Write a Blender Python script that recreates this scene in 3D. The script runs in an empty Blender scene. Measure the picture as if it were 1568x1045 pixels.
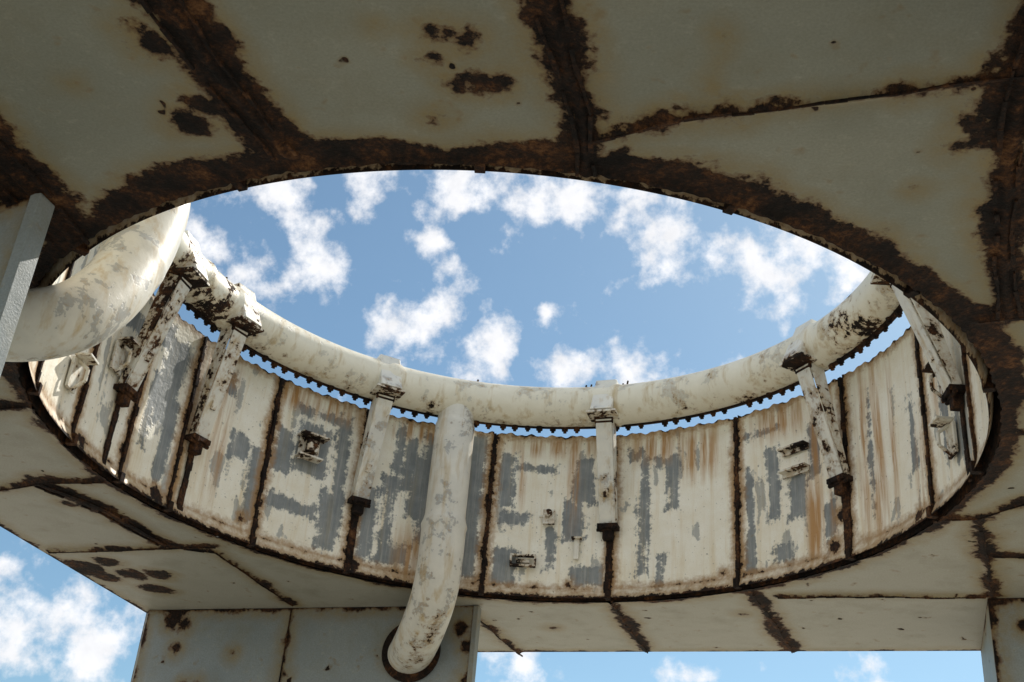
import bpy, math, random
import numpy as np
from mathutils import Vector, Matrix
random.seed(4); rng=np.random.default_rng(4)
scene=bpy.context.scene; col=scene.collection
# ------------------------------------------------------------------ site data (metres, eye level = 0)
CX,CY=0.0,9.633          # centre of the round opening
R=4.003; ZC=4.35; WH=2.04; GZ=-1.6; HALF=6.02
ROT=math.radians(-18.7)
E1=np.array([math.cos(ROT),math.sin(ROT)]); E2=np.array([-math.sin(ROT),math.cos(ROT)])
def uv(u,v,z): 
    p=np.array([CX,CY])+u*E1+v*E2
    return (float(p[0]),float(p[1]),z)
# ------------------------------------------------------------------ node helpers
class NT:
    def __init__(s,nt): s.nt=nt; nt.nodes.clear()
    def n(s,t,**k):
        nd=s.nt.nodes.new(t)
        for a,b in k.items(): setattr(nd,a,b)
        return nd
    def l(s,a,b): s.nt.links.new(a,b)
    def set(s,sock,v):
        if hasattr(v,'is_linked') or isinstance(v,bpy.types.NodeSocket): s.l(v,sock)
        else: sock.default_value=v
    def math(s,op,a,b=0.0,c=None,clamp=False):
        m=s.n('ShaderNodeMath',operation=op,use_clamp=clamp); s.set(m.inputs[0],a); s.set(m.inputs[1],b)
        if c is not None: s.set(m.inputs[2],c)
        return m.outputs[0]
    def noise(s,vec,scale,detail=4,rough=.6,dist=0):
        m=s.n('ShaderNodeTexNoise'); s.l(vec,m.inputs['Vector']); m.inputs['Scale'].default_value=scale
        m.inputs['Detail'].default_value=detail; m.inputs['Roughness'].default_value=rough; m.inputs['Distortion'].default_value=dist
        return m.outputs['Fac']
    def ramp(s,fac,stops,interp='LINEAR'):
        m=s.n('ShaderNodeValToRGB'); m.color_ramp.interpolation=interp
        e=m.color_ramp.elements
        while len(e)<len(stops): e.new(.5)
        for i,(p,c) in enumerate(stops): e[i].position=p; e[i].color=(*c,1) if len(c)==3 else c
        s.set(m.inputs[0],fac); return m.outputs[0]
    def mix(s,f,a,b,mode='MIX'):
        m=s.n('ShaderNodeMix',data_type='RGBA',blend_type=mode)
        s.set(m.inputs[0],f); 
        s.set(m.inputs[6],a if not isinstance(a,tuple) else (*a,1)); s.set(m.inputs[7],b if not isinstance(b,tuple) else (*b,1))
        return m.outputs[2]
    def maprange(s,v,a,b,c=0,d=1,smooth=False):
        m=s.n('ShaderNodeMapRange'); m.clamp=True
        if smooth: m.interpolation_type='SMOOTHSTEP'
        s.set(m.inputs[0],v); m.inputs[1].default_value=a; m.inputs[2].default_value=b; m.inputs[3].default_value=c; m.inputs[4].default_value=d
        return m.outputs[0]
    def mapping(s,vec,scale):
        m=s.n('ShaderNodeMapping'); s.l(vec,m.inputs[0]); m.inputs['Scale'].default_value=scale; return m.outputs[0]
    def attr(s,name):
        return s.n('ShaderNodeAttribute',attribute_name=name)
def finish(t,colr,rough,height=None,bs=.4,bd=.01,metal=0.0):
    b=t.n('ShaderNodeBsdfPrincipled'); t.set(b.inputs['Base Color'],colr); t.set(b.inputs['Roughness'],rough)
    b.inputs['Specular IOR Level'].default_value=.25
    if height is not None:
        bp=t.n('ShaderNodeBump'); bp.inputs['Strength'].default_value=bs; bp.inputs['Distance'].default_value=bd
        t.l(height,bp.inputs['Height']); t.l(bp.outputs[0],b.inputs['Normal'])
    o=t.n('ShaderNodeOutputMaterial'); t.l(b.outputs[0],o.inputs[0])
def newmat(name):
    m=bpy.data.materials.new(name); m.use_nodes=True; return m,NT(m.node_tree)
def rust_color(t,pos):
    f=t.math('ADD',t.math('MULTIPLY',t.noise(pos,3.2,3,.6),.5),t.math('MULTIPLY',t.noise(pos,24,5,.75),.5))
    return t.ramp(f,[(.38,(.006,.005,.0045)),(.47,(.016,.010,.0075)),(.535,(.040,.019,.010)),(.59,(.095,.040,.015)),(.68,(.20,.10,.04))])
# ---- underside / legs : painted steel with rust driven by distance-to-weld attribute
def mat_under(name,paint,paint2,amp=1.0,far_lit=None):
    m,t=newmat(name)
    pos=t.n('ShaderNodeNewGeometry').outputs['Position']
    e=t.attr('e').outputs['Fac']
    n1=t.noise(pos,2.6,4,.62); n2=t.noise(pos,13,5,.70)
    v=t.math('ADD',e,t.math('MULTIPLY',t.math('SUBTRACT',n1,.5),.36*amp))
    v=t.math('ADD',v,t.math('MULTIPLY',t.math('SUBTRACT',n2,.5),.20*amp))
    rustm=t.maprange(v,.009,-.009)
    big=t.noise(pos,.8,3,.5); fine=t.noise(pos,60,3,.7)
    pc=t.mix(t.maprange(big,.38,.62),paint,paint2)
    if far_lit:
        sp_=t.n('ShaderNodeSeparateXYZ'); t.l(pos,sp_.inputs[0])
        pc=t.mix(t.maprange(t.math('ADD',sp_.outputs[1],t.math('MULTIPLY',big,3.0)),9.5,12.0),pc,far_lit)  # light falloff put into the paint colour: darker near, lighter far side
    pc=t.mix(t.maprange(n2,.55,.72,0,.28),pc,(.46,.44,.35))
    pc=t.mix(t.maprange(n1,.50,.75,0,.55),pc,(.23,.22,.155))
    pc=t.mix(t.maprange(fine,.35,.7,0,.28),pc,(.11,.105,.08))
    sp=t.noise(pos,6.5,2,.5); spk=t.maprange(sp,.735,.75)
    halo=t.maprange(sp,.66,.75,0,.6)
    wash=t.maprange(v,.22,.03,0,1,True); line=t.maprange(v,.05,.0,0,1,True)
    c=t.mix(t.math('MULTIPLY',wash,t.maprange(n2,.35,.65,.25,.85)),pc,(.24,.175,.065))
    c=t.mix(t.math('MULTIPLY',line,.9),c,(.12,.055,.017))
    c=t.mix(halo,c,(.20,.13,.055))
    rm=t.math('MAXIMUM',rustm,spk)
    c=t.mix(rm,c,rust_color(t,pos))
    h=t.math('ADD',t.math('MULTIPLY',rm,t.math('ADD',t.math('MULTIPLY',n2,2.2),.3)),t.math('MULTIPLY',fine,.14))
    h=t.math('ADD',h,t.math('MULTIPLY',big,3.0))
    finish(t,c,t.maprange(rm,0,1,.5,.92),h,.9,.024)
    return m
# ---- inner wall
def mat_wall():
    m,t=newmat('peeling_cream_paint')
    wc=t.attr('wc').outputs['Vector']; e=t.attr('e').outputs['Fac']; g=t.attr('g').outputs['Fac']; lo=t.attr('lo').outputs['Fac']
    n1=t.noise(wc,4.5,4,.65); n2=t.noise(wc,18,5,.7); n3=t.noise(wc,70,3,.7)
    vs=t.noise(t.mapping(wc,(11,.7,1)),1,4,.65); vs2=t.noise(t.mapping(wc,(30,1.3,1)),1,4,.7)
    blocky=t.noise(t.mapping(wc,(5.0,1.6,1)),1,2,.55,.2)
    v=t.math('ADD',e,t.math('MULTIPLY',t.math('SUBTRACT',n1,.5),.14)); v=t.math('ADD',v,t.math('MULTIPLY',t.math('SUBTRACT',n2,.5),.10))
    rustm=t.maprange(v,.008,-.008)
    gv=t.math('ADD',g,t.math('MULTIPLY',t.math('SUBTRACT',n1,.5),.22)); gv=t.math('ADD',gv,t.math('MULTIPLY',t.math('SUBTRACT',n2,.5),.13))
    gv=t.math('ADD',gv,t.math('MULTIPLY',t.math('SUBTRACT',vs,.5),.22))
    gm=t.maprange(gv,.018,-.018)
    gm2=t.maprange(t.math('ADD',blocky,t.math('MULTIPLY',t.math('SUBTRACT',n2,.5),.25)),.63,.66)
    gm=t.math('MAXIMUM',gm,t.math('MULTIPLY',gm2,.7))
    cream=t.mix(t.maprange(n1,.3,.7),(.80,.75,.61),(.88,.86,.76))
    cream=t.mix(t.maprange(vs,.50,.70,0,.5),cream,(.64,.50,.27))
    cream=t.mix(t.maprange(n3,.5,.8,0,.25),cream,(.46,.41,.30))
    grey=t.mix(t.maprange(n1,.35,.65),(.18,.20,.205),(.26,.28,.28))
    grey=t.mix(t.maprange(vs2,.48,.72,0,.5),grey,(.50,.49,.43))
    grey=t.mix(t.maprange(vs,.52,.7,0,.5),grey,(.26,.22,.13))
    c=t.mix(gm,cream,grey)
    chips=t.maprange(t.noise(wc,26,3,.6),.67,.69)
    c=t.mix(t.math('MULTIPLY',chips,.75),c,(.24,.22,.18))
    stk=t.math('MULTIPLY',t.maprange(vs,.38,.60),t.maprange(t.attr('st').outputs['Fac'],.0,1.0))
    c=t.mix(t.math('MULTIPLY',stk,.9),c,(.40,.20,.055))
    stain=t.maprange(v,.11,0,0,1,True)
    c=t.mix(t.math('MULTIPLY',stain,.85),c,(.32,.18,.065))
    c=t.mix(t.math('MULTIPLY',t.maprange(lo,0.0,1.0),t.maprange(n2,.40,.62,.0,.5)),c,(.50,.42,.26))
    c=t.mix(rustm,c,rust_color(t,wc))
    h=t.math('SUBTRACT',t.math('MULTIPLY',rustm,.9),t.math('MULTIPLY',gm,.4)); h=t.math('ADD',h,t.math('MULTIPLY',n2,.35))
    h=t.math('ADD',h,t.math('MULTIPLY',n1,1.4))
    finish(t,c,t.maprange(rustm,0,1,.5,.9),h,.6,.012)
    return m
# ---- pipes / brackets
def mat_pipe(name,rust_bias=0.0,c1=(.78,.74,.61),c2=(.70,.66,.53),greyamt=.35,under=True):
    m,t=newmat(name)
    geo=t.n('ShaderNodeNewGeometry'); pos=geo.outputs['Position']
    n1=t.noise(pos,3,4,.65); n2=t.noise(pos,15,5,.7)
    sep=t.n('ShaderNodeSeparateXYZ'); t.l(geo.outputs['Normal'],sep.inputs[0]); down=t.maprange(sep.outputs[2],-.35,-.95)
    c=t.mix(t.maprange(n1,.35,.65),c1,c2)
    gr=t.maprange(t.math('ADD',t.math('MULTIPLY',n1,.7),t.math('MULTIPLY',n2,.3)),.54,.555)
    c=t.mix(t.math('MULTIPLY',gr,greyamt),c,(.33,.34,.33))
    st=t.noise(t.mapping(pos,(9,9,1.3)),1,4,.65)
    c=t.mix(t.maprange(st,.52,.72,0,.7),c,(.46,.33,.14))
    r=t.attr('e').outputs['Fac']
    f=t.math('ADD',t.math('ADD',t.math('MULTIPLY',n1,.55),t.math('MULTIPLY',n2,.45)),r)
    if under: f=t.math('ADD',f,t.math('MULTIPLY',down,.045))
    rm=t.maprange(f,.64-rust_bias,.655-rust_bias)
    halo=t.maprange(f,.57-rust_bias,.655-rust_bias,0,.65)
    c=t.mix(halo,c,(.40,.24,.08))
    c=t.mix(rm,c,rust_color(t,pos))
    h=t.math('ADD',t.math('MULTIPLY',rm,.6),t.math('MULTIPLY',n2,.5)); h=t.math('SUBTRACT',h,t.math('MULTIPLY',gr,.2))
    finish(t,c,t.maprange(rm,0,1,.42,.9),h,.55,.012)
    return m
def mat_rust():
    m,t=newmat('heavy_rust'); pos=t.n('ShaderNodeNewGeometry').outputs['Position']
    finish(t,rust_color(t,pos),.95,t.noise(pos,20,5,.75),1.0,.03); return m
def mat_ground():
    m,t=newmat('weathered_concrete'); pos=t.n('ShaderNodeNewGeometry').outputs['Position']
    n=t.noise(pos,.35,4,.6); n2=t.noise(pos,9,4,.7)
    c=t.mix(t.maprange(n,.35,.65),(.50,.46,.38),(.42,.39,.33)); c=t.mix(t.maprange(n2,.45,.75,0,.4),c,(.30,.28,.24))
    finish(t,c,.9,n2,.4,.01); return m
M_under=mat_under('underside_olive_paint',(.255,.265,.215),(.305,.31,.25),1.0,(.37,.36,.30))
M_leg=mat_under('leg_bluegrey_paint',(.24,.28,.295),(.29,.325,.33),.8)
M_wall=mat_wall(); M_pipe=mat_pipe('cream_pipe_paint'); M_pipe2=mat_pipe('downpipe_paint',.0,(.70,.68,.60),(.58,.57,.51),.7)
M_br=mat_pipe('bracket_paint',.06,(.74,.72,.63),(.58,.58,.54),.6); M_rust=mat_rust(); M_gr=mat_ground()
# ------------------------------------------------------------------ mesh helpers
def mesh_np(name,V,Fq,mats,attrs={},smooth=True,parent=None,matidx=None):
    me=bpy.data.meshes.new(name)
    V=np.asarray(V,np.float32); Fq=np.asarray(Fq,np.int32); k=Fq.shape[1]
    me.vertices.add(len(V)); me.vertices.foreach_set('co',V.ravel())
    me.loops.add(Fq.size); me.loops.foreach_set('vertex_index',Fq.ravel())
    me.polygons.add(len(Fq)); me.polygons.foreach_set('loop_start',np.arange(0,Fq.size,k,dtype=np.int32))
    me.polygons.foreach_set('loop_total',np.full(len(Fq),k,np.int32))
    me.polygons.foreach_set('use_smooth',np.full(len(Fq),smooth))
    for m in mats: me.materials.append(m)
    me.update(calc_edges=True); me.validate()
    for a,v in attrs.items():
        v=np.asarray(v,np.float32)
        if v.ndim==1: at=me.attributes.new(a,'FLOAT','POINT'); at.data.foreach_set('value',v)
        else: at=me.attributes.new(a,'FLOAT_VECTOR','POINT'); at.data.foreach_set('vector',v.ravel())
    ob=bpy.data.objects.new(name,me); col.objects.link(ob)
    if parent: ob.parent=parent
    return ob
def gridfaces(n,m,wrap=False,flip=False):
    i=np.arange(n if wrap else n-1); j=np.arange(m-1); I,J=np.meshgrid(i,j,indexing='ij'); I2=(I+1)%n
    f=np.stack([I*m+J,I2*m+J,I2*m+J+1,I*m+J+1],-1).reshape(-1,4)
    return f[:,::-1] if flip else f
def empty(name):
    o=bpy.data.objects.new(name,None); col.objects.link(o); o.empty_display_size=.5; return o
class MB:
    def __init__(s): s.v=[]; s.f=[]; s.e=[]
    def hexa(s,p,e=0.0):
        b=len(s.v); s.v+= [tuple(map(float,q)) for q in p]; s.e+=[e]*8
        s.f+=[tuple(b+i for i in q) for q in [(0,3,2,1),(4,5,6,7),(0,1,5,4),(1,2,6,5),(2,3,7,6),(3,0,4,7)]]
    def box(s,c,ax,ay,az,hx,hy,hz,e=0.0):
        c=np.array(c,float); P=[]
        for z in (-1,1):
            for x,y in ((-1,-1),(1,-1),(1,1),(-1,1)): P.append(c+x*hx*ax+y*hy*ay+z*hz*az)
        s.hexa(P,e)
    def cyl(s,a,b,r,n=10,r2=None,e=0.0):
        a=np.array(a,float); b=np.array(b,float); d=b-a; d/=np.linalg.norm(d); q=np.array([0,0,1.]) if abs(d[2])<.9 else np.array([1.,0,0])
        x=np.cross(d,q); x/=np.linalg.norm(x); y=np.cross(d,x); r2=r if r2 is None else r2; k=len(s.v)
        for P,rr in ((a,r),(b,r2)):
            for i in range(n):
                t=2*math.pi*i/n; s.v.append(tuple(P+rr*(math.cos(t)*x+math.sin(t)*y))); s.e.append(e)
        for i in range(n): s.f.append((k+i,k+(i+1)%n,k+n+(i+1)%n,k+n+i))
        s.f.append(tuple(k+i for i in range(n))[::-1]); s.f.append(tuple(k+n+i for i in range(n)))
    def obj(s,name,mat,parent=None,bevel=.008):
        me=bpy.data.meshes.new(name); me.from_pydata(s.v,[],s.f); me.materials.append(mat); me.update()
        at=me.attributes.new('e','FLOAT','POINT'); at.data.foreach_set('value',np.array(s.e,np.float32))
        ob=bpy.data.objects.new(name,me); col.objects.link(ob)
        if parent: ob.parent=parent
        if bevel:
            b=ob.modifiers.new('bevel','BEVEL'); b.width=bevel; b.segments=2; b.limit_method='ANGLE'
        return ob
def segdist(P,A,B):
    A=np.array(A,float);B=np.array(B,float);d=B-A;t=np.clip(((P-A)@d)/(d@d),0,1)
    return np.linalg.norm(P-(A+t[:,None]*d),axis=1)
# ------------------------------------------------------------------ platform underside
ped=empty('steel_launch_pedestal')
SE=[ ([(-2.25,3.4),(-1.89,4.5),(-1.72,5.0),(-1.40,5.72)],.15),
     ([(-.25,3.2),(.02,4.3),(.12,4.63),(.27,5.12),(.34,5.65)],.10),
     ([(.34,5.33),(.69,5.14),(1.05,5.0)],.04), ([(1.05,5.0),(1.62,4.83),(2.41,4.53),(3.4,4.1)],-.005),
     ([(2.3,3.6),(2.39,4.48),(2.62,5.23),(2.95,6.16),(3.22,6.74)],.10), ([(3.9,6.5),(3.31,6.72),(3.06,6.85)],.06),
     ([(-3.5,5.0),(-3.18,5.96),(-3.06,6.38),(-2.95,6.87)],.22),
     ([(-4.95,11.57),(-4.36,11.22),(-3.80,11.12)],.03),
     ([(-4.49,11.33),(-3.98,11.90),(-3.57,12.79)],.11), ([(-3.57,12.79),(-3.02,12.91),(-2.35,14.59)],.01),
     ([(-4.98,13.38),(-3.98,13.06),(-2.98,12.70)],.02),
     ([(-.17,14.34),(.50,15.95)],.015), ([(1.36,13.35),(1.41,13.5),(2.03,15.26)],.05), ([(2.84,12.7),(2.90,12.83),(3.75,14.70)],.055),
     ([(3.09,12.71),(5.12,12.13)],.0), ([(4.28,10.08),(5.17,12.07)],.05), ([(4.75,10.99),(5.3,10.85)],.03), ([(3.95,10.2),(4.28,10.08),(4.60,9.55)],.03),
     ([(4.0,8.4),(5.6,7.9)],.04), ([(-4.0,9.5),(-5.6,10.1)],.05), ([(-3.9,8.2),(-5.5,7.2)],.05)]
PAT=[(-1.98,4.87,.12),(-2.05,4.79,.07),(-1.94,5.50,.10),(-1.85,5.35,.08),(-.53,4.60,.045),(-.38,4.66,.06),(-.46,4.62,.05),(-.34,4.60,.03),(-.53,4.79,.01),(-.41,4.97,.02),(-.30,4.94,.035),(-.19,4.95,.03),(-.54,5.29,.035),
     (2.31,5.13,.06),(2.39,5.07,.05),(2.46,5.02,.04),(2.38,4.78,.06),(2.25,4.48,.05),(2.37,4.46,.05),(2.30,4.95,.04),(2.72,5.62,.12),
     (-2.53,5.27,-.03),(-.84,4.61,-.03),(2.2,5.53,-.04),(1.30,4.93,-.02),(1.1,5.6,-.05),(1.9,6.0,-.04),
     (-4.36,11.81,.05),(-3.94,12.25,.08),(-4.20,14.0,.18),(-3.87,13.91,.14),(-4.71,13.91,.24),(-4.0,14.5,.16),(-4.4,13.6,.14),(-4.5,14.2,.15),(2.88,13.43,.05),(3.47,14.88,.04),(.79,14.64,.03),(.46,15.97,.05),(-1.6,5.3,.08),(-2.5,6.55,.07),(.5,5.5,.08)]
NA=1800
ang=np.arange(NA)*2*math.pi/NA
ca,sa=np.cos(ang),np.sin(ang)
rm=HALF/np.maximum(np.abs(ca),np.abs(sa))
sd=np.concatenate([np.arange(0,1.2,.02),1.2+np.linspace(0,1,110)])
NR=len(sd); rr=np.zeros((NA,NR))
for j,s in enumerate(sd):
    rr[:,j]=R+s if s<1.2 else (R+1.2)+(s-1.2)*(rm-R-1.2)
wa=ang+ROT
jit=np.zeros(NA)
for k,a_ in ((37,.004),(83,.005),(191,.005),(11,.004),(311,.003)): jit+=a_*np.sin(k*ang+rng.random()*6)
rr[:,0]+=jit; rr[:,1]+=jit*.7
PX=CX+rr*np.cos(wa)[:,None]; PY=CY+rr*np.sin(wa)[:,None]
P=np.stack([PX.ravel(),PY.ravel()],-1)
e=np.full(len(P),9.0); sdm=np.full(len(P),9.0)
rad=rr.ravel(); A=np.repeat(wa,NR); near=np.clip(-np.sin(A)*1.4+.15,0,1)
wob=.05*np.sin(A*9+1)*near+.03*np.sin(A*23)*near
e=np.minimum(e,(rad-R)-(.07+.13*near+wob))
u=(P[:,0]-CX)*E1[0]+(P[:,1]-CY)*E1[1]; v_=(P[:,0]-CX)*E2[0]+(P[:,1]-CY)*E2[1]
e=np.minimum(e,np.minimum(HALF-np.abs(u),HALF-np.abs(v_))-.02)
for pts,w in SE:
    for a_,b_ in zip(pts[:-1],pts[1:]):
        d=segdist(P,a_,b_); e=np.minimum(e,d-w-.01); sdm=np.minimum(sdm,d)
for x,y,r_ in PAT: e=np.minimum(e,np.hypot(P[:,0]-x,P[:,1]-y)-r_)
for a_,b_ in (((.90,4.45),(.93,4.62)),((.93,4.62),(.90,4.78)),((.90,4.78),(1.0,4.97))): e=np.minimum(e,segdist(P,a_,b_)+.045)
z=ZC-.025*np.exp(-(sdm/.03)**2)-.02*np.exp(-((rad-R)/.035)**2)
V=np.column_stack([P,z])
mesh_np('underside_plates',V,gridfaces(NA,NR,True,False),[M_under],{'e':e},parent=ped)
mb=MB()
Z3=np.array([0,0,1.])
for pts,w in SE:
    ph=random.random()*6; run=0
    for a_,b_ in zip(pts[:-1],pts[1:]):
        a_=np.array([*a_,0.]);b_=np.array([*b_,0.]);d=b_-a_;L=np.linalg.norm(d);d/=L;n=np.cross(Z3,d)
        offs=[0] if w<.08 else [-w*.5,w*.6]
        for oi,o in enumerate(offs):
            k=max(1,int(L/.10)); W_=lambda s,oo: oo+.012*math.sin(s*3.1+ph+oi*2)+.007*math.sin(s*9+oi*3)
            for i in range(k):
                if random.random()<.12 and w>.03: continue
                s0=L*i/k; s1=L*(i+1)/k; p=a_+d*s0+n*W_(run+s0,o); q=a_+d*s1+n*W_(run+s1,o); dd=q-p; l2=np.linalg.norm(dd); dd/=l2; nn=np.cross(Z3,dd)
                wd=(.006+.010*random.random()) if w>.03 else .007
                mb.box((p+q)/2+Z3*(ZC-.022+random.uniform(-.004,.004)),dd,nn,Z3,l2/2,wd,.010)
        run+=L
mb.obj('weld_beads',M_rust,ped,.004)
dk=[(CX+R*math.cos(a),CY+R*math.sin(a),ZC+WH) for a in wa[::10]]+[(CX+m*math.cos(a),CY+m*math.sin(a),ZC+WH) for a,m in zip(wa[::10],rm[::10])]
n=len(wa[::10]); mesh_np('deck_plates',dk,[(i,i+n,(i+1)%n+n,(i+1)%n) for i in range(n)],[M_leg],{'e':np.full(2*n,.6)},False,ped)
n4=[uv(-HALF,-HALF,0),uv(HALF,-HALF,0),uv(HALF,HALF,0),uv(-HALF,HALF,0)]
def gridplane(name,o,ax,ay,nx,ny,feat,mat,parent,flip=False,base=.5,edge=.01):
    o=np.array(o,float);ax=np.array(ax,float);ay=np.array(ay,float);Lx,Ly=np.linalg.norm(ax),np.linalg.norm(ay)
    S,T=np.meshgrid(np.linspace(0,1,nx),np.linspace(0,1,ny),indexing='ij'); S=S.ravel();T=T.ravel()
    V=o+S[:,None]*ax+T[:,None]*ay; s=S*Lx;t=T*Ly
    e=np.minimum(np.minimum(s,Lx-s),np.minimum(t,Ly-t))-edge; e=np.minimum(e,base)
    for (x,y,r_) in feat: e=np.minimum(e,np.hypot(s-x,t-y)-r_)
    return mesh_np(name,V,gridfaces(nx,ny,False,flip),[mat],{'e':e},parent=parent)
for i in range(4):
    a_=np.array(n4[i]);b_=np.array(n4[(i+1)%4]); a_[2]=b_[2]=ZC
    gridplane('fascia_%d'%(i+1),a_,b_-a_,(0,0,WH),120,30,[],M_leg,ped,False)
# ------------------------------------------------------------------ inner wall panels
SEAM=[-174.9+360,170.5,158.0,147.2,131.0,114.2,91.4,70.3,48.2,27.0,8.3,-6.4,-28,-50,-72,-94,-116,-138,-157]
SEAM=sorted(SEAM)
GREY=[(136,1.04,.12,.14),(132.3,.67,.10,.45),(128.3,1.2,.12,.28),(123.2,1.32,.20,.32),(121.9,1.77,.35,.06),(117.9,1.36,.08,.50),(125.4,.59,.33,.08),(118.3,.54,.12,.36),
(107.9,1.63,.06,.33),(105.8,1.45,.08,.35),(108.7,.86,.08,.40),(111.7,.65,.10,.45),(106.6,.33,.2,.12),(103.9,1.2,.12,.4),(94.6,1.1,.14,.9),(99,1.2,.3,.7),
(88.8,1.45,.10,.35),(83.9,1.61,.28,.04),(86.5,.96,.20,.06),(88.1,.35,.14,.22),(75.3,1.45,.12,.28),(76.6,.95,.12,.24),(73.9,.27,.2,.12),(80.5,.6,.06,.25),
(64.9,1.0,.06,.75),(59.9,1.33,.08,.30),(61.1,1.63,.15,.08),(66.3,1.75,.10,.10),(61.9,.28,.05,.2),
(45.9,.73,.05,.6),(41.6,1.12,.07,.42),(36.8,.88,.13,.24),(40.2,.28,.13,.10),(33.2,1.34,.07,.32),(43.5,1.75,.25,.04),(31,.4,.07,.3),
(22,1.0,.02,.7),(11.9,.98,.05,.4),(156.1,1.75,.2,.16),(152,1.3,.16,.5),(150.5,.7,.08,.45),(155,.9,.08,.45),(161,1.6,.3,.12),(142,1.7,.2,.12),(175,1.3,.12,.3),(3,1.0,.08,.5),(-1,.6,.08,.3),
(-40,1.0,.15,.4),(-85,.8,.2,.4),(-100,1.4,.1,.4),(-130,.9,.15,.3)]
RUSTP=[(133.4,.25,.035),(50.9,.19,.03),(77.1,.16,.03),(30.4,.19,.08),(28.5,.5,.05),(139.9,1.75,.03),(150,.08,.08),(168,.1,.07),(113,.1,.07),(12,.1,.06)]
STRK=[(20.5,1.0,.09,1.0),(23.5,1.1,.05,.9),(17,1.2,.04,.8),(77.2,1.5,.07,.6),(33.5,1.5,.06,.5),(33.9,.5,.10,.5),(139.9,1.3,.09,.8),(144,1.5,.08,.6),(30,1.2,.05,1.0),(86,1.6,.04,.4),(101,.3,.3,.3),(55,1.7,.2,.3),(62,1.85,.3,.2),(120,1.9,.3,.15),(40,1.85,.3,.2),(10,.4,.1,.5),(5,1.5,.06,.5),(80,1.9,.5,.12),(105,1.9,.3,.12),(128,1.9,.2,.15)]
Vs=[];Fs=[];es=[];gs=[];ws=[];ls=[];ss=[];base=0
zz=np.concatenate([[0,.02,.04,.07,.10,.125,.14],np.arange(.17,2.02,.03),[2.04]])
for i in range(len(SEAM)):
    a0=SEAM[i]; a1=SEAM[(i+1)%len(SEAM)]+(360 if i==len(SEAM)-1 else 0)
    gap=math.degrees(.018/R); n=max(6,int((a1-a0)/.4)); aa=np.linspace(a0+gap,a1-gap,n)
    Ag,Zg=np.meshgrid(aa,zz,indexing='ij'); Ar=np.radians(Ag); s=Ar*R
    warp=.022*np.sin((Ag-a0)/(a1-a0)*math.pi)*np.sin(Zg/2.04*math.pi)*random.uniform(.3,1)+.006*np.sin(s*5+i)*np.sin(Zg*4)
    rw=R-.035-np.clip(.125-Zg,0,1)*.42+warp-.006*np.exp(-((Zg-.125)/.02)**2)
    topj=(Zg>2.03)*( .012*np.sin(s*23+i*2)+.010*np.sin(s*51))
    V=np.stack([CX+rw*np.cos(Ar),CY+rw*np.sin(Ar),ZC+.004+Zg*(1)+topj],-1).reshape(-1,3)
    ds=np.minimum(np.radians(Ag-a0),np.radians(a1-Ag))*R-.018
    ee=np.minimum(np.minimum(ds-.012,Zg-.024),2.04-Zg-.006)
    ee=np.minimum(ee,np.abs(Zg-.128)+.012)
    for (a_,z_,r_) in RUSTP:
        ee=np.minimum(ee,np.hypot(np.radians((Ag-a_+180)%360-180)*R,Zg-z_)-r_)
    gg=np.full(Ag.shape,9.)
    for (a_,z_,hw,hh) in GREY:
        dx=np.abs(np.radians((Ag-a_+180)%360-180))*R-hw; dz=np.abs(Zg-z_)-hh
        gg=np.minimum(gg,np.maximum(dx,dz))
    st=np.clip(.9-ds/.10,0,.8)
    for (a_,z_,hw,hh) in STRK:
        dx=np.abs(np.radians((Ag-a_+180)%360-180))*R/hw; dz=np.abs(Zg-z_)/hh
        st=np.maximum(st,np.clip(1.6-dx,0,1)*np.clip(1.5-dz,0,1))
    Vs.append(V);Fs.append(gridfaces(n,len(zz),False,True)+base);base+=len(V)
    es.append(ee.ravel());gs.append(gg.ravel());ls.append(np.clip((.125-Zg)/.03,0,.6).ravel());ss.append(st.ravel())
    ws.append(np.stack([s,Zg,np.full(s.shape,i*3.1)],-1).reshape(-1,3))
wo=mesh_np('wall_panels',np.concatenate(Vs),np.concatenate(Fs),[M_wall],{'e':np.concatenate(es),'g':np.concatenate(gs),'wc':np.concatenate(ws),'lo':np.concatenate(ls),'st':np.concatenate(ss)},parent=ped)
aa=np.linspace(0,2*math.pi,361)[:-1]; V=[(CX+(R+.01)*math.cos(a),CY+(R+.01)*math.sin(a),zq) for a in aa for zq in (ZC-.003,ZC+WH-.01)]
mesh_np('wall_backing',V,gridfaces(360,2,True,True),[M_rust],{},True,ped)
def frame(deg):
    t=math.radians(deg); er=np.array([math.cos(t),math.sin(t),0]); et=np.array([-er[1],er[0],0]); return er,et
C3=np.array([CX,CY,0.])
def at(deg,r,zr): er,_=frame(deg); return C3+er*r+Z3*(ZC+zr)
mb=MB()
for a_ in SEAM:
    er,et=frame(a_)
    for k in range(20):
        z0=.01+k*.101; c=at(a_,R-.035,z0+.05)+et*random.uniform(-.008,.008)
        mb.box(c,et,er,Z3,.013+random.uniform(0,.014),.024+random.uniform(-.006,.006),.0505)
    mb.box(at(a_,R-.055,.045),et,er,Z3,.032,.045,.05)     # weld lump closing the lip
mb.obj('wall_weld_ribs',M_rust,ped,.004)
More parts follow.
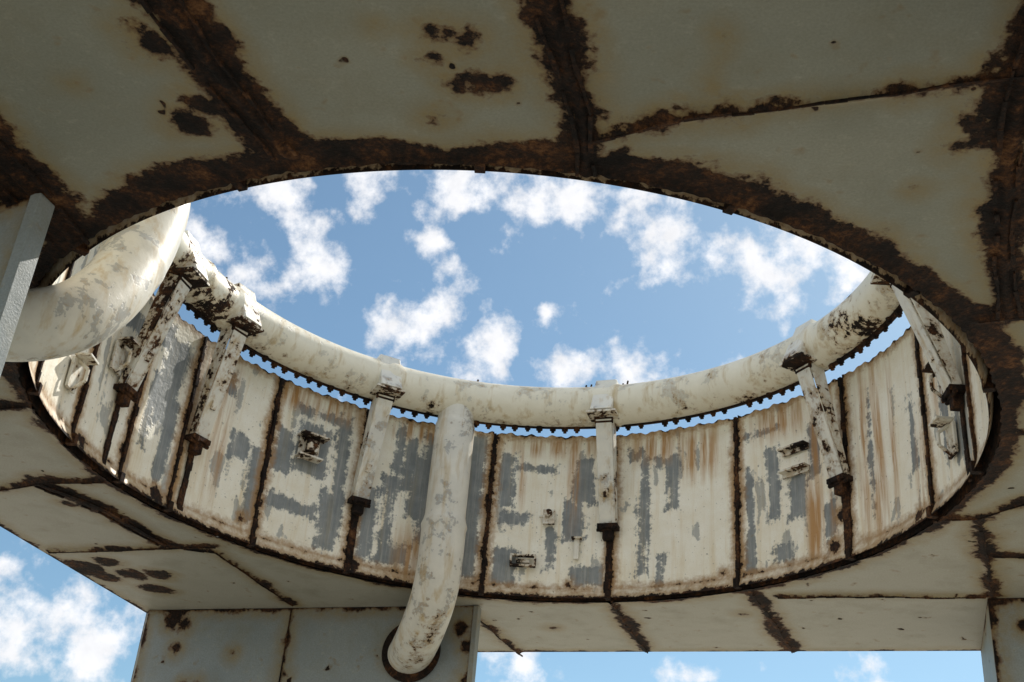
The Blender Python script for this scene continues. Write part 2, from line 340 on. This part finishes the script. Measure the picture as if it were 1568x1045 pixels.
# ------------------------------------------------------------------ legs
def solid(mbq,u0,u1,v0,v1,z0,z1,e=.5):
    mbq.hexa([uv(u0,v0,z0),uv(u1,v0,z0),uv(u1,v1,z0),uv(u0,v1,z0),uv(u0,v0,z1),uv(u1,v0,z1),uv(u1,v1,z1),uv(u0,v1,z1)],e)
def vface(name,p,q,feat,flip=False,parent=None,edge=.005):
    a_=np.array(uv(p[0],p[1],GZ));b_=np.array(uv(q[0],q[1],GZ)); L=np.linalg.norm(b_-a_)
    return gridplane(name,a_,b_-a_,(0,0,ZC-.006-GZ),max(4,int(L/.04)),150,feat,M_leg,parent,flip,.6,edge)
HZ=ZC-GZ
def leg(sx,sy,wide,feats,nm):
    ui=4.07 if not wide else 3.9; vi=4.09; ch=.10
    P_=[(ui,vi),(HALF-.02-ch,vi),(HALF-.02,vi+ch),(HALF-.02,HALF-.02),(ui,HALF-.02)]
    for k in range(5):
        p=P_[k];q=P_[(k+1)%5]; vface('%s_face_%d'%(nm,k+1),(p[0]*sx,p[1]*sy),(q[0]*sx,q[1]*sy),feats if k==0 else [],False,ped)
leg(-1,1,True,[(1.62,HZ-.14,.10),(1.45,HZ-.2,.08),(1.5,HZ-.5,.05),(1.3,HZ-1.0,.05),(1.1,HZ-.95,.03),(.7,HZ-.55,.02)],'leg_1')
leg(1,1,False,[(.3,HZ-.3,.02)],'leg_2'); leg(-1,-1,True,[],'leg_3'); leg(1,-1,False,[],'leg_4')
vface('apron_panel_far',(-3.9,4.087),(-1.54,4.087),[(.03,HZ-.8,.02),(1.55,HZ-.52,.22),(2.2,HZ-.25,.08),(2.33,HZ-.9,.05),(2.33,HZ-.5,.06)],True,ped)
mb=MB(); solid(mb,-3.9,-1.545,4.10,4.16,GZ,ZC-.01); solid(mb,-1.56,-1.50,4.07,4.20,GZ,ZC-.01,.12)
mb.obj('apron_frame_far',M_leg,ped)
mb=MB(); solid(mb,-3.91,-3.895,4.07,4.08,GZ,ZC-.02); mb.obj('apron_joint',M_rust,ped,.002)
vface('apron_panel_near',(-HALF+.2,-4.05),(-1.83,-4.05),[],False,ped)
mb=MB(); solid(mb,-HALF+.2,-1.83,-4.04,-3.98,GZ,ZC-.01); solid(mb,-1.86,-1.78,-4.10,-3.95,GZ,ZC-.01,.3)
mb.obj('apron_frame_near',M_leg,ped)
# ------------------------------------------------------------------ tubes
def catmull(P,k=10):
    P=[np.array(p,float) for p in P]; P=[2*P[0]-P[1]]+P+[2*P[-1]-P[-2]]; out=[]
    for i in range(1,len(P)-2):
        for j in range(k):
            t=j/k; a,b,c,d=P[i-1],P[i],P[i+1],P[i+2]
            out.append(.5*((2*b)+(-a+c)*t+(2*a-5*b+4*c-d)*t*t+(-a+3*b-3*c+d)*t**3))
    out.append(P[-2]); return out
def tubefaces(m,n,closed):
    I,J=np.meshgrid(np.arange(m if closed else m-1),np.arange(n),indexing='ij'); I2=(I+1)%m; J2=(J+1)%n
    return np.stack([I*n+J,I*n+J2,I2*n+J2,I2*n+J],-1).reshape(-1,4)
def tube(name,path,mat,parent=None,n=48,closed=False,rfun=None,efun=None):
    path=np.array(path); m=len(path); V=[];E=[]
    up=np.array([0,0,1.]); prev=None
    for i in range(m):
        if closed: d=path[(i+1)%m]-path[i-1]
        else: d=path[min(i+1,m-1)]-path[max(i-1,0)]
        d/=np.linalg.norm(d)
        if prev is None:
            q=up if abs(d[2])<.8 else np.array([1.,0,0]); x=np.cross(d,q)
        else: x=prev-d*(prev@d)
        x/=np.linalg.norm(x)
        prev=x; y=np.cross(d,x); rad_=rfun(i/(m-1),path[i])
        for k in range(n):
            t=2*math.pi*k/n; V.append(path[i]+rad_*(math.cos(t)*x+math.sin(t)*y)); E.append(0 if efun is None else efun(i/(m-1),path[i]))
    return mesh_np(name,V,tubefaces(m,n,closed),[mat],{'e':E},parent=parent)
RT=3.637; ZT=2.27; TR=.243
ringp=empty('ring_water_pipe')
path=[at(a_,RT,ZT) for a_ in np.arange(0,360,.75)]
JOINT=[25.5,68.5,112.5,149,158,200,245,290,335]
def tr(t,p): 
    a_=t*359.25; d=min(abs((a_-j+180)%360-180) for j in JOINT)
    return TR+(.018 if d<.8 else 0)
def te(t,p):
    a_=t*359.25; v=0
    for c_,w_,s_ in ((153,6,.16),(164,8,.12),(14,10,.10),(25.5,1.5,.1),(40,9,.05),(112,1.5,.08),(69,1.2,.06),(104,2,.05)):
        v=max(v,s_*max(0,1-abs(a_-c_)/w_))
    return v
tube('pipe_ring',path,M_pipe,ringp,closed=True,rfun=tr,efun=te)
mb=MB()
for k,a_ in enumerate(np.arange(-20,200,2.35)):
    if abs(a_-99)<3.5 or random.random()<.05: continue
    er,et=frame(a_); th=math.radians(random.uniform(-5,5)-4); q=random.uniform(.85,1.12)
    d=er*math.sin(th+.35)-Z3*math.cos(th+.35); b=at(a_+random.uniform(-.25,.25),RT,ZT)
    mb.cyl(b+d*(TR-.02),b+d*(TR+.045*q),.04*q,8,.036*q); mb.cyl(b+d*(TR+.04),b+d*(TR+.068*q),.022,6)
mb.obj('spray_nozzles',M_rust,ringp,0)
V=[]; na=720
for a_ in np.linspace(0,360,na,endpoint=False):
    er,_=frame(a_); b=at(a_,RT,ZT)
    for th,rr_ in ((.16,TR-.01),(.16,TR+.018),(.50,TR+.018),(.50,TR-.01)):
        V.append(b+(er*math.sin(th)-Z3*math.cos(th))*rr_)
mesh_np('nozzle_strip',V,gridfaces(na,4,True,False),[M_rust],{},True,ringp)
mb=MB()
for a_ in (75,74,69,67.8,66.9,113,146,148,151,155,157,96):
    b=at(a_,RT-.03,ZT+TR-.01); mb.cyl(b,b+Z3*random.uniform(.04,.09)+er*.01,.012,6)
mb.obj('top_studs',M_rust,ringp,0)
dp=empty('drop_pipe')
path=catmull([(-.585,CY+3.62,6.62),(-.585,CY+3.62,6.3),(-.585,CY+3.62,5.8),(-.585,CY+3.62,5.0),(-.59,CY+3.63,4.45),(-.63,CY+3.74,4.15),(-.71,CY+3.98,3.93),(-.80,CY+4.32,3.80),(-.90,CY+4.85,3.79)],12)
tube('pipe',path,M_pipe2,dp,rfun=lambda t,p:(.235+.02*(p[2]<5.05)+.012*(abs(p[2]-5.05)<.05))*(1 if p[2]<6.3 else .93),efun=lambda t,p:.02*(p[2]<4.6)+.03*(p[2]>6.1))
mb=MB(); c=np.array(uv(-2.27,4.06,3.80)); e2=np.array([*E2,0.]); 
mb.cyl(c-e2*.02,c+e2*.02,.36,40)
mb.obj('wall_collar',M_rust,dp)
ep=empty('elbow_pipe')
path=catmull([(-3.25,8.45,6.62),(-3.05,8.47,5.9),(-3.0,8.32,5.38),(-3.0,8.10,4.92),(-3.05,7.87,4.50),(-3.20,7.63,4.16),(-3.54,7.45,3.99),(-4.2,7.2,3.93),(-4.9,6.95,3.93)],10)
tube('pipe',path,M_pipe2,ep,rfun=lambda t,p:.255+.008*(abs(p[2]-5.0)<.04),efun=lambda t,p:-.01+.07*(p[2]>5.6))
# ------------------------------------------------------------------ struts
def strut(deg,lean=0.0,rust=0.0,top=2.02,w=.095):
    o=empty('pipe_support_bracket'); er,et=frame(deg)
    def Q(t,r,zr): return C3+er*r+et*t+Z3*(ZC+zr)
    mb=MB()
    T=Q(lean,RT-.16,top); B=Q(0,R-.12,.86); d=T-B; L=np.linalg.norm(d); d/=L; n=np.cross(et,d); n/=np.linalg.norm(n)
    if n@er>0: n=-n
    x=np.cross(d,n); x/=np.linalg.norm(x)
    mb.box((T+B)/2+n*.02,x,n,d,w,.008,L/2,-.03)
    for sgn in(-1,1):
        a0=B+x*sgn*w; a1=T+x*sgn*w
        th=x*.007*sgn
        mb.hexa([a0-th,a0+th,a0+th-n*.07,a0-th-n*.07,a1-th,a1+th,a1+th-n*.19,a1-th-n*.19] if sgn>0 else [a0+th,a0-th,a0-th-n*.07,a0+th-n*.07,a1+th,a1-th,a1-th-n*.19,a1+th-n*.19],0.02)
    mb.box((T*.3+B*.7)+n*.035,x,n,d,w*.35,.012,.05,.03)
    mb.box(Q(lean,RT-.17,top+.03),et,er,Z3,.175,.17,.014,.06)
    p0=Q(lean,RT-.34,top+.05);p1=Q(lean,RT-.12,top+.53)
    dd=p1-p0;l2=np.linalg.norm(dd);dd/=l2;nn=np.cross(et,dd)
    mb.box((p0+p1)/2,et,nn,dd,.125,.009,l2/2,-.03)
    mb.box(p1+er*.10+Z3*.0,et,er,Z3,.125,.11,.009,-.03)
    for sgn in(-1,1):
        q=et*sgn*.125; th=et*.006
        a=[p0+q-th,p0+q+th,Q(lean,RT-.02,top+.05)+q+th,Q(lean,RT-.02,top+.05)+q-th]
        b=[p1+q-th,p1+q+th,p1+q+th+er*.2,p1+q-th+er*.2]
        mb.hexa(a+b,.0)
    mb.e=[q+rust for q in mb.e]
    mb.obj('channel_and_saddle',M_br,o)
    mb=MB()
    mb.box(Q(0,R-.10,.84),et,er,Z3,.12,.075,.028); mb.box(Q(0,R-.09,.75),et,er,Z3,.06,.045,.06)
    mb.cyl(Q(-.13,R-.13,.80),Q(.13,R-.13,.80),.022,10); mb.cyl(Q(-.07,R-.17,.85),Q(-.07,R-.17,.79),.024,6); mb.cyl(Q(.07,R-.17,.85),Q(.07,R-.17,.79),.024,6)
    for k in range(7): mb.box(Q(random.uniform(-.006,.006),R-.05,.06+.1*k),et,er,Z3,.034+random.uniform(-.006,.008),.012,.05)
    mb.box(T+Z3*.0,et,er,Z3,.11,.02,.05)
    mb.obj('hinge_foot',M_rust,o,.006)
for dg,ln,ru in ((162,.1,.05),(145,.12,.06),(113.9,.0,.0),(70.6,0,0),(27.6,-.0,.03),(-3.5,0,.02),(-28,0,0),(-72,0,0),(-116,0,0),(-157,0,0)): strut(dg,ln,ru)
# ------------------------------------------------------------------ wall fittings
def fitting(name,deg,zr,kind):
    o=empty(name); er,et=frame(deg)
    def Q(t,r,z_): return C3+er*(R-.04-r)+et*t+Z3*(ZC+zr+z_)
    mb=MB()
    if kind=='bracketbox':
        mb.box(Q(0,.02,0),et,er,Z3,.13,.012,.13); mb.box(Q(0,.10,.12),et,er,Z3,.17,.09,.012); mb.box(Q(0,.07,-.13),et,er,Z3,.15,.07,.012)
        mb.box(Q(.0,.08,0),et,er,Z3,.07,.06,.07); mb.cyl(Q(-.13,.1,.13),Q(-.13,.1,.2),.02,8); mb.cyl(Q(.13,.08,-.12),Q(.13,.08,-.19),.016,8)
    elif kind=='frame':
        for x,z_,hx,hz in ((0,.06,.15,.012),(0,-.06,.15,.012),(-.14,0,.012,.05),(.14,0,.012,.05)): mb.box(Q(x,.04,z_),et,er,Z3,hx,.035,hz)
        mb.box(Q(0,.02,0),et,er,Z3,.08,.014,.022)
    elif kind=='lug':
        mb.box(Q(0,.03,0),et,er,Z3,.07,.025,.09); mb.cyl(Q(0,.02,.03),Q(0,.11,.03),.045,12); mb.cyl(Q(.07,.05,0),Q(.11,.05,0),.02,8)
    elif kind=='tab':
        mb.box(Q(0,.02,0),et,er,Z3,.03,.02,.13); mb.box(Q(0,.04,.12),et,er,Z3,.06,.04,.012)
    elif kind=='shelves':
        for z_ in (.13,-.13):
            mb.box(Q(0,.05,z_),et,er,Z3,.18,.05,.012); mb.box(Q(0,.015,z_-.03),et,er,Z3,.18,.012,.03)
            mb.cyl(Q(-.17,.07,z_),Q(.0,.07,z_+.015),.018,8)
    elif kind=='handle':
        mb.box(Q(0,.02,0),et,er,Z3,.09,.015,.15); mb.cyl(Q(0,.03,-.15),Q(0,.14,-.06),.018,8); mb.cyl(Q(0,.14,-.06),Q(0,.14,.06),.018,8); mb.cyl(Q(0,.14,.06),Q(0,.03,.15),.018,8)
        mb.box(Q(0,.1,.17),et,er,Z3,.10,.08,.012)
    for i in range(len(mb.e)): mb.e[i]=.05
    mb.obj('body',M_br,o,.005)
fitting('cable_bracket',124,1.31,'bracketbox'); fitting('cable_cleat',84.9,.43,'frame'); fitting('lifting_lug',81,.98,'lug')
fitting('lifting_lug',76,.6,'tab'); fitting('wall_shelf_bracket',36.9,1.30,'shelves'); fitting('grab_handle',174.8,.55,'handle')
fitting('grab_handle',1.0,1.09,'handle'); fitting('grab_handle',.6,.52,'handle'); fitting('grab_handle',165,1.1,'handle')
# ------------------------------------------------------------------ ground
g=1500
mesh_np('ground',[(-g,-g,GZ),(g,-g,GZ),(g,g,GZ),(-g,g,GZ)],[(0,1,2,3)],[M_gr],{},False)
# ------------------------------------------------------------------ camera
f,th,ro=1877.6891,0.5151,0.0887
F=np.array([0,math.cos(th),math.sin(th)]);X0=np.array([1,0,0.]);U0=np.array([0,-math.sin(th),math.cos(th)])
X=X0*math.cos(ro)+U0*math.sin(ro); U=-X0*math.sin(ro)+U0*math.cos(ro)
cam=bpy.data.cameras.new('camera'); co=bpy.data.objects.new('camera',cam); col.objects.link(co); scene.camera=co
cam.sensor_width=36; cam.lens=f/1568*36; cam.clip_start=.05; cam.clip_end=5000
co.matrix_world=Matrix(((X[0],U[0],-F[0],0),(X[1],U[1],-F[1],0),(X[2],U[2],-F[2],0),(0,0,0,1)))
# ------------------------------------------------------------------ sun + sky
EL=math.radians(44); AZ=math.radians(38)
sd_=Vector((math.sin(AZ)*math.cos(EL),math.cos(AZ)*math.cos(EL),math.sin(EL)))
sl=bpy.data.lights.new('sun','SUN'); sl.energy=5; sl.angle=math.radians(.5); sl.color=(1,.945,.86)
so=bpy.data.objects.new('sun',sl); col.objects.link(so); so.rotation_euler=sd_.to_track_quat('Z','Y').to_euler()
w=bpy.data.worlds.new('World'); scene.world=w; w.use_nodes=True; t=NT(w.node_tree)
sky=t.n('ShaderNodeTexSky',sky_type='NISHITA'); sky.sun_disc=False; sky.sun_elevation=EL; sky.sun_rotation=AZ; sky.air_density=1.0; sky.dust_density=.5; sky.ozone_density=1.0
tc=t.n('ShaderNodeTexCoord'); dirv=tc.outputs['Generated']
# cloud chart: tangent-plane sky chart about azimuth 0, elevation 29.5 deg
CL=[(410,290,58),(470,350,52),(490,405,52),(560,270,42),(700,280,62),(820,285,68),(890,300,52),(650,375,30),(340,375,42),(385,430,40),(310,350,38),(690,455,54),(620,505,58),(745,545,50),(840,490,26),(880,560,60),(970,568,56),(1110,575,30),(1020,365,56),(975,325,42),(1150,390,56),(1230,375,84),(1310,390,60),(1200,460,36),(575,575,38),
(40,950,75),(140,985,75),(25,860,40),(790,1025,60),(1050,1045,40),(1350,1040,40)]
md=None
wn=t.n('ShaderNodeTexNoise'); t.l(dirv,wn.inputs['Vector']); wn.inputs['Scale'].default_value=16; wn.inputs['Detail'].default_value=3
wv=t.n('ShaderNodeVectorMath',operation='MULTIPLY_ADD'); t.l(wn.outputs['Color'],wv.inputs[0]); wv.inputs[1].default_value=(.045,.045,.045); 
wv2=t.n('ShaderNodeVectorMath',operation='SUBTRACT'); t.l(dirv,wv2.inputs[0]); wv2.inputs[1].default_value=(.0225,.0225,.0225); t.l(wv2.outputs[0],wv.inputs[2])
for x,y,r_ in CL:
    d=F+(x-784)/f*X-(y-522.5)/f*U; d/=np.linalg.norm(d)
    vm=t.n('ShaderNodeVectorMath',operation='DISTANCE'); t.l(wv.outputs[0],vm.inputs[0]); vm.inputs[1].default_value=d.tolist()
    q=t.math('DIVIDE',vm.outputs['Value'],r_/f)
    md=q if md is None else t.math('SMOOTH_MIN',md,q,.3)
m1=t.noise(dirv,34,9,.60); m2=t.noise(dirv,45,4,.6)
dens=t.math('MAXIMUM',t.math('SUBTRACT',1.0,md),-.6)
dens=t.math('ADD',t.math('MULTIPLY',dens,.70),t.math('MULTIPLY',t.math('SUBTRACT',m1,.475),2.8))
sepd=t.n('ShaderNodeSeparateXYZ'); t.l(dirv,sepd.inputs[0])
bg=t.math('MULTIPLY',t.math('SUBTRACT',t.noise(dirv,5,5,.6),.43),6.0)
behind=t.maprange(sepd.outputs[1],.55,.2)  # out-of-view cloud cover behind the camera, added to brighten the inner wall
dens=t.math('MAXIMUM',dens,t.math('MULTIPLY',bg,behind))
cm=t.maprange(dens,-.08,.78,0,1,True)
shade=t.math('MULTIPLY',t.maprange(m2,.3,.7,.86,1.02),t.maprange(behind,0,1,1.0,1.2))
cc=t.n('ShaderNodeCombineColor'); t.l(t.math('MULTIPLY',shade,9.4),cc.inputs[0]); t.l(t.math('MULTIPLY',shade,9.4),cc.inputs[1]); t.l(t.math('MULTIPLY',shade,9.6),cc.inputs[2])
skyb=t.mix(1.0,sky.outputs[0],(.80,1.0,1.0),'MULTIPLY')
skyc=t.mix(t.math('MULTIPLY',cm,.96),skyb,cc.outputs[0])
b=t.n('ShaderNodeBackground'); t.l(skyc,b.inputs[0]); b.inputs[1].default_value=.115
o=t.n('ShaderNodeOutputWorld'); t.l(b.outputs[0],o.inputs[0])
scene.view_settings.view_transform='Standard'; scene.view_settings.look='None'; scene.view_settings.exposure=0
